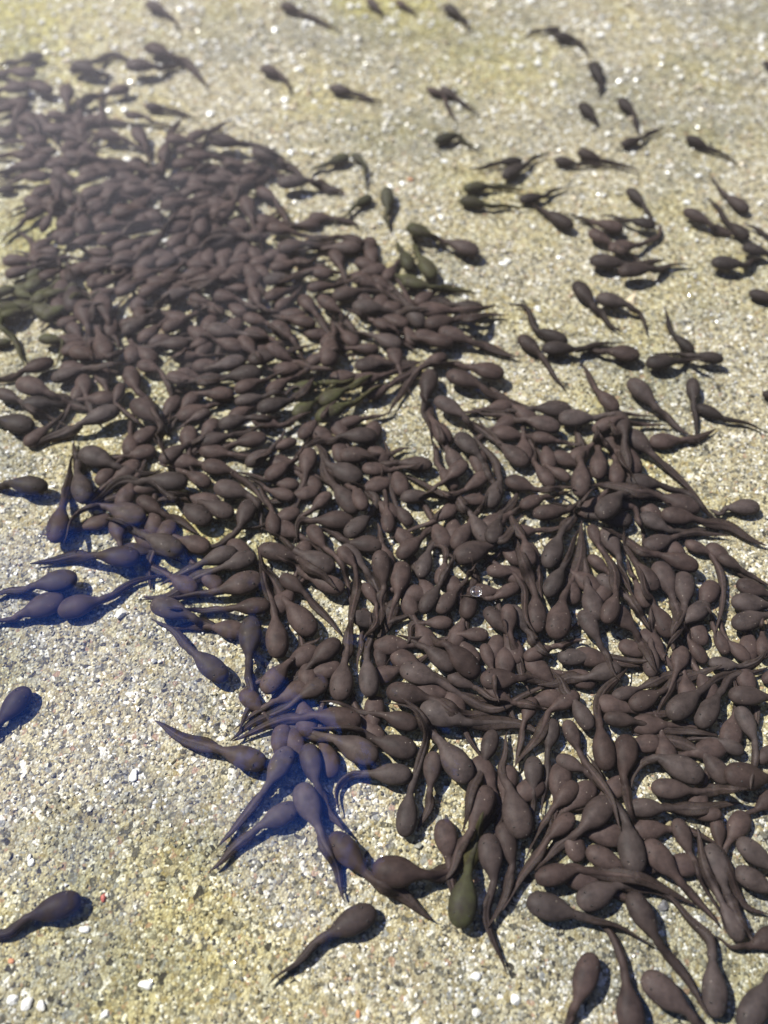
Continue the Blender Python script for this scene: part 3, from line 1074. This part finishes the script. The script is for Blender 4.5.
# ------------------------------------------------------------------ tadpoles: shape
def frame(T):
    T = T / np.linalg.norm(T); side = np.cross(T, [0, 0, 1.]); side /= np.linalg.norm(side) + 1e-12
    return side, np.cross(side, T)
NS = 14
def ring_faces(nr, ns, off=0):
    f = []
    for i in range(nr - 1):
        for j in range(ns):
            a = off + i * ns + j; b = off + i * ns + (j + 1) % ns
            f.append((a, b, b + ns, a + ns))
    return f
def body_mesh(t):
    """one continuous skin: blunt snout, egg-shaped trunk, muscular tail"""
    L = t.L; V = []
    rs = np.random.default_rng(1000 + t.i)
    belly = rs.uniform(.9, 1.08)
    for s, w in zip(BT[1:], BW[1:]):
        p = t.snout + (t.base - t.snout) * s
        side, up = frame(t.snout - t.base)
        hw = w * L * t.wide; hh = w * L * (.66 if s < .8 else .9) * belly
        for j in range(NS):
            a = 2 * math.pi * j / NS
            ca, sa = math.cos(a), math.sin(a)
            yy = hh * sa * (1.0 if sa > 0 else .92)
            V.append(p + side * hw * ca + up * (yy + (.02 * L * math.sin(math.pi * s))))
    tl = t.tail_len
    for k in range(1, 24):
        s = k / 23
        T = t.tail[k - 1] - t.tail[min(k + 1, 23)]
        side, up = frame(T)
        w = L * (.094 * (1 - s) ** 1.1 + .007) * (1 + .25 * math.exp(-((s - .0) / .1) ** 2) * 0)
        hh = w * 1.15
        if k == 23: w = hh = L * .004
        for j in range(NS):
            a = 2 * math.pi * j / NS
            V.append(t.tail[k] + side * w * math.cos(a) + up * hh * math.sin(a))
    nr = len(V) // NS
    F = ring_faces(nr, NS)
    V.append(t.snout.copy()); c0 = len(V) - 1
    V.append(t.tail[23] + (t.tail[23] - t.tail[22]) * .3); c1 = len(V) - 1
    for j in range(NS):
        F.append((c0, (j + 1) % NS, j)); F.append((c1, (nr - 1) * NS + j, (nr - 1) * NS + (j + 1) % NS))
    return V, F
BROAD = [(627,807),(722,777),(480,680),(612,697),(630,707),(603,718),(555,639),(661,514),(700,510),(490,545),(488,543),(309,448),(403,562),(342,545),(439,330),(728,784),(419,707),(386,690),(508,605),(716,815),(598,518),(606,623),(531,565),(351,948),(349,910)]   # snouts of those whose tail lies flat and broad
def fin_mesh(t):
    """thin blade running along the tail, rolled over by however the tail lies"""
    L = t.L; V = []; N = 24; n = 8
    rs = random.Random(500 + t.i)
    roll0 = R(rs.choice([rs.uniform(15, 45), rs.uniform(45, 88), rs.uniform(60, 88), rs.uniform(65, 90)] if t.crowd > 3 else [rs.uniform(10, 40), rs.uniform(30, 70)])) * rs.choice((-1, 1))
    roll1 = roll0 * rs.uniform(.6, 1.1)
    big = rs.uniform(.10, .18) if t.crowd > 3 else rs.uniform(.09, .13)
    if any(math.hypot(t.px[0][0] - x, t.px[0][1] - y) < 5 for x, y in BROAD): roll0, big = R(84) * (1 if t.i % 2 else -1), .19; roll1 = roll0
    for k in range(N):
        s = k / (N - 1); T = t.tail[max(k - 1, 0)] - t.tail[min(k + 1, N - 1)]
        side, up = frame(T)
        a = roll0 + (roll1 - roll0) * s
        d = side * math.sin(a) + up * math.cos(a); nrm = side * math.cos(a) - up * math.sin(a)
        prof = min(1, (s + .02) / .28) ** .7 * (1 - max(0, (s - .22) / .78) ** 1.5)
        hgt = L * (.012 + big * prof) + (.075 * L if s < .02 else 0) * 0
        th = L * ((.094 * (1 - s) ** 1.1) * .88 + .007)
        for j in range(n):
            b = 2 * math.pi * j / n
            wob = .016 * L * math.sin(s * 7 + t.i) * prof
            V.append(t.tail[k] + d * (hgt * math.cos(b)) + nrm * (th * math.sin(b) + wob * math.cos(b)))
    F = ring_faces(N, n)
    F.append(tuple(range(n - 1, -1, -1))); F.append(tuple((N - 1) * n + j for j in range(n)))
    return V, F
EV, EF = ico(1)
def eye_mesh(t, sgn):
    L = t.L; p = t.snout + (t.base - t.snout) * .235
    side, up = frame(t.snout - t.base)
    c = p + side * (sgn * .150 * L * t.wide) + up * (.148 * L)
    return [c + q * .024 * L for q in EV], [tuple(f) for f in EF]

def tone(t):
    p = t.px[0]
    for (x, y, rx, ry) in DARK_SPOTS:
        if ((p[0] - x) / rx) ** 2 + ((p[1] - y) / ry) ** 2 < 1: return 'dark'
    for (x, y, rx, ry) in GREEN_REFLECTION_SPOTS:  # green plant reflection put into the skin colour
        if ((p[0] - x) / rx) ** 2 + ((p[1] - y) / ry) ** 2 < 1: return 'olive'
    return 'dark' if t.crowd <= 5 and p[0] > 420 and p[1] < 460 and (t.i * 31) % 10 < 8 else 'brown'
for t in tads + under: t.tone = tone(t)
for t in tads + under:
    x, y = t.px[0]
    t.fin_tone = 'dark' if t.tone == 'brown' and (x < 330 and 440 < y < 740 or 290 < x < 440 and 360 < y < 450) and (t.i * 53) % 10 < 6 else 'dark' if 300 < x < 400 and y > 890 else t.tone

# about three hundred that show largest stand alone, the rest of the crowd is one mass
score = lambda t: bodypx[t.i] * (1.9 if t.crowd <= 3 else 1.25 if t.crowd <= 5 else 1.0) * (1 if 0 < mids[t.i][0] < 768 and 0 < mids[t.i][1] < 1024 else .5)
ranked = sorted(tads, key=score, reverse=True)
singles, mass = ranked[:300], ranked[300:]

# ------------------------------------------------------------------ labels
DIRS = ['right', 'lower right', 'down', 'lower left', 'left', 'upper left', 'up', 'upper right']
def heading(t):
    d = t.px[0] - t.px[1]; return DIRS[int(round(math.atan2(d[1], d[0]) / (math.pi / 4))) % 8]
def tail_word(t):
    P = pix(t.tail)[::4]; d = np.diff(P, axis=0); a = np.unwrap(np.arctan2(d[:, 1], d[:, 0]))
    turn = a[-1] - a[0]; swing = a.max() - a.min()
    if swing < .35: return 'straight'
    if swing > 1.5: return 'curled'
    return 'bent'
def place(t):
    x, y = mids[t.i]
    if t.crowd <= 3:
        return 'alone near ' + ('the photo top' if y < 130 else 'the upper right' if x > 400 and y < 300 else 'the right edge' if x > 560 else 'the left edge' if x < 130 else 'the lower left' if y > 640 else 'the bottom' if y > 850 else 'mid photo')
    if y < 330: return 'in upper left crowd' if x < 260 else 'at upper crowd edge'
    row = 'upper' if y < 480 else 'middle' if y < 620 else 'lower' if y < 780 else 'bottom'
    col = 'left' if x < 200 else 'centre' if x < 400 else 'right centre' if x < 580 else 'right edge'
    return 'in %s %s crowd' % (row, col)
ORD = ['', 'second', 'third', 'fourth', 'fifth', 'sixth', 'seventh', 'eighth', 'ninth', 'tenth']
def make_labels():
    keyed = {}
    for t in singles:
        best = None
        for (x, y), txt in LABELS.items():
            d = math.hypot(mids[t.i][0] - x, mids[t.i][1] - y)
            if d < 9 and (best is None or d < best[0]): best = (d, txt)
        t.label = best[1] if best else None
        if t.label is None:
            col = {'brown': 'brown', 'dark': 'dark', 'olive': 'olive'}[t.tone]  # olive marks bodies with the green reflection painted in
            keyed.setdefault('%s tadpole heading %s, %s tail, %s' % (col, heading(t), tail_word(t), place(t)), []).append(t)
    for k, ts in keyed.items():
        if len(ts) == 1: ts[0].label = k; continue
        xs = [mids[t.i][0] for t in ts]; ys = [mids[t.i][1] for t in ts]
        horiz = max(xs) - min(xs) >= max(ys) - min(ys)
        ts.sort(key=lambda t: mids[t.i][0 if horiz else 1])
        for j, t in enumerate(ts):
            first, last = ('leftmost', 'rightmost') if horiz else ('topmost', 'lowest')
            t.label = k + ', ' + (first if j == 0 else last if j == len(ts) - 1 else ORD[j] + (' from left' if horiz else ' from top'))
make_labels()

# ------------------------------------------------------------------ tadpoles: build
for t in singles:
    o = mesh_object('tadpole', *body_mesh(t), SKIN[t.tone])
    # origin under the trunk
    c = Vector((*((t.snout + t.base) / 2)[:2], 0))
    o.data.transform(__import__('mathutils').Matrix.Translation(-c)); o.location = c
    tag(o, t.label, 'tadpole', 'tadpoles gathered on the shallow bed')
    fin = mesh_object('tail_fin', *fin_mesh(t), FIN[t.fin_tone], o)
    fin.data.transform(__import__('mathutils').Matrix.Translation(-c))
    if bodypx[t.i] > 22:
        for sg in (-1, 1):
            e = mesh_object('eye', *eye_mesh(t, sg), M_EYE, o)
            e.data.transform(__import__('mathutils').Matrix.Translation(-c))
V, F, mi = [], [], []
tones = ['brown', 'dark', 'olive']
for t in mass + under:
    for fn, base in ((body_mesh, 0), (fin_mesh, 3)):
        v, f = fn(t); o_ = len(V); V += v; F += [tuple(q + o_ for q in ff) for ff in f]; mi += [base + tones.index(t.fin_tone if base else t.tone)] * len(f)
crowd = mesh_object('tadpole_swarm', V, F, SKIN['brown'])
for m in (SKIN['dark'], SKIN['olive'], FIN['brown'], FIN['dark'], FIN['olive']): crowd.data.materials.append(m)
crowd.data.polygons.foreach_set('material_index', mi)
tag(crowd, 'countless smaller brown tadpoles massed in the upper left and lying beneath the crowd', 'tadpoles', kind='stuff')

# ------------------------------------------------------------------ loose pebbles lying on the bed
PEB = {'white': pebble_material('white_quartz', (.78, .77, .73), .82), 'cream': pebble_material('cream_stone', (.62, .52, .36)),
       'red': pebble_material('red_stone', (.42, .12, .09)), 'orange': pebble_material('orange_stone', (.52, .24, .12)),
       'grey': pebble_material('grey_stone', (.17, .165, .17))}
PV, PF = ico(2)
def pebble(px, py, w, h, kind, label, seed):
    p = at(px, py, .001); s = np.linalg.norm(at(px + 1, py, .001) - p)
    rs = np.random.default_rng(seed)
    A, B = w * s / 2, h * s / 2 / .9
    C_ = min(A, B) * .7
    k = np.array([rs.normal(0, 1, 3) for _ in range(9)]); k /= np.linalg.norm(k, axis=1)[:, None]
    rad = np.ones(len(PV))
    for q in k: rad = np.minimum(rad, .66 / np.maximum(PV @ q, .05) * rs.uniform(.9, 1.3))     # flat broken faces
    V = PV * rad[:, None] * np.array([A, B, C_]) * 1.08
    V = V * .86; V[:, 2] += C_ * .22
    o = mesh_object('pebble', V, [tuple(f) for f in PF], PEB[kind], smooth=False); o.location = (*p, 0)
    o.rotation_euler = (0, 0, rs.uniform(-.3, .3))
    tag(o, label, 'pebble', 'loose pebbles on the concrete bed')
for k, a in enumerate([
    (133, 775, 11, 13, 'white', 'chalk white square pebble alone in the lower left half'),
    (12, 1000, 15, 10, 'white', 'white pebble at the left end of the bottom left trio'),
    (26, 1004, 13, 15, 'white', 'white pebble in the middle of the bottom left trio'),
    (40, 1006, 12, 11, 'white', 'white pebble at the right end of the bottom left trio'),
    (104, 1014, 13, 8, 'white', 'flat white pebble at the bottom edge right of the trio'),
    (145, 985, 18, 9, 'white', 'long white pebble lying slanted above the bottom edge at left'),
    (83, 929, 14, 8, 'white', 'flat white pebble just right of the black tadpole at bottom left'),
    (30, 862, 8, 8, 'white', 'small round white pebble above the bottom left black tadpole'),
    (103, 897, 7, 10, 'red', 'tiny red pebble right of the bottom left black tadpole'),
    (10, 961, 9, 6, 'orange', 'small orange pebble by the left edge below the black tadpole'),
    (292, 736, 8, 6, 'red', 'small reddish pebble touching the blue tinted tails'),
    (475, 976, 14, 10, 'white', 'white pebble in the sand below the hooked dark tail'),
    (515, 1000, 13, 11, 'white', 'bright white pebble at the bottom right of centre'),
    (477, 1013, 10, 9, 'white', 'round white pebble at the bottom edge in the middle'),
    (632, 298, 11, 16, 'cream', 'cream oval pebble beside the paired tadpoles at right'),
    (664, 906, 13, 12, 'grey', 'pale grey pebble under the arched tails at bottom right'),
    (158, 312, 12, 10, 'white', 'white pebble showing through the upper left crowd'),
    (32, 93, 10, 10, 'white', 'white pebble at the far upper left edge of the crowd'),
    (410, 179, 7, 6, 'orange', 'blurred orange pebble beside the upper right tadpoles'),
    (358, 1014, 5, 8, 'orange', 'orange chip at the bottom edge left of centre'),
]): pebble(*a, 40 + k)

# ------------------------------------------------------------------ small bubble added to stand in for the sun glint on the water
M_GLINT, n_, l_, b_ = new_mat('glint_film')
n_.remove(b_)
gl = n_.new('ShaderNodeBsdfGlossy'); gl.inputs['Roughness'].default_value = .2
tp = n_.new('ShaderNodeBsdfTransparent'); fr = n_.new('ShaderNodeFresnel'); fr.inputs['IOR'].default_value = 1.4
mx = n_.new('ShaderNodeMixShader'); l_.new(fr.outputs[0], mx.inputs[0]); l_.new(tp.outputs[0], mx.inputs[1]); l_.new(gl.outputs[0], mx.inputs[2])
l_.new(mx.outputs[0], n_['Material Output'].inputs[0])
bp_ = at(476, 592, WATER_Z)
bv, bf = ico(3)
glint_ob = mesh_object('sun_glint_dome', bv * np.array([0.0019, .0019, .0008]), [tuple(f) for f in bf], M_GLINT)
glint_ob.location = (*bp_, WATER_Z + .0004)
tag(glint_ob, 'tiny added sun glint bubble on the water above the middle of the crowd', 'dome')
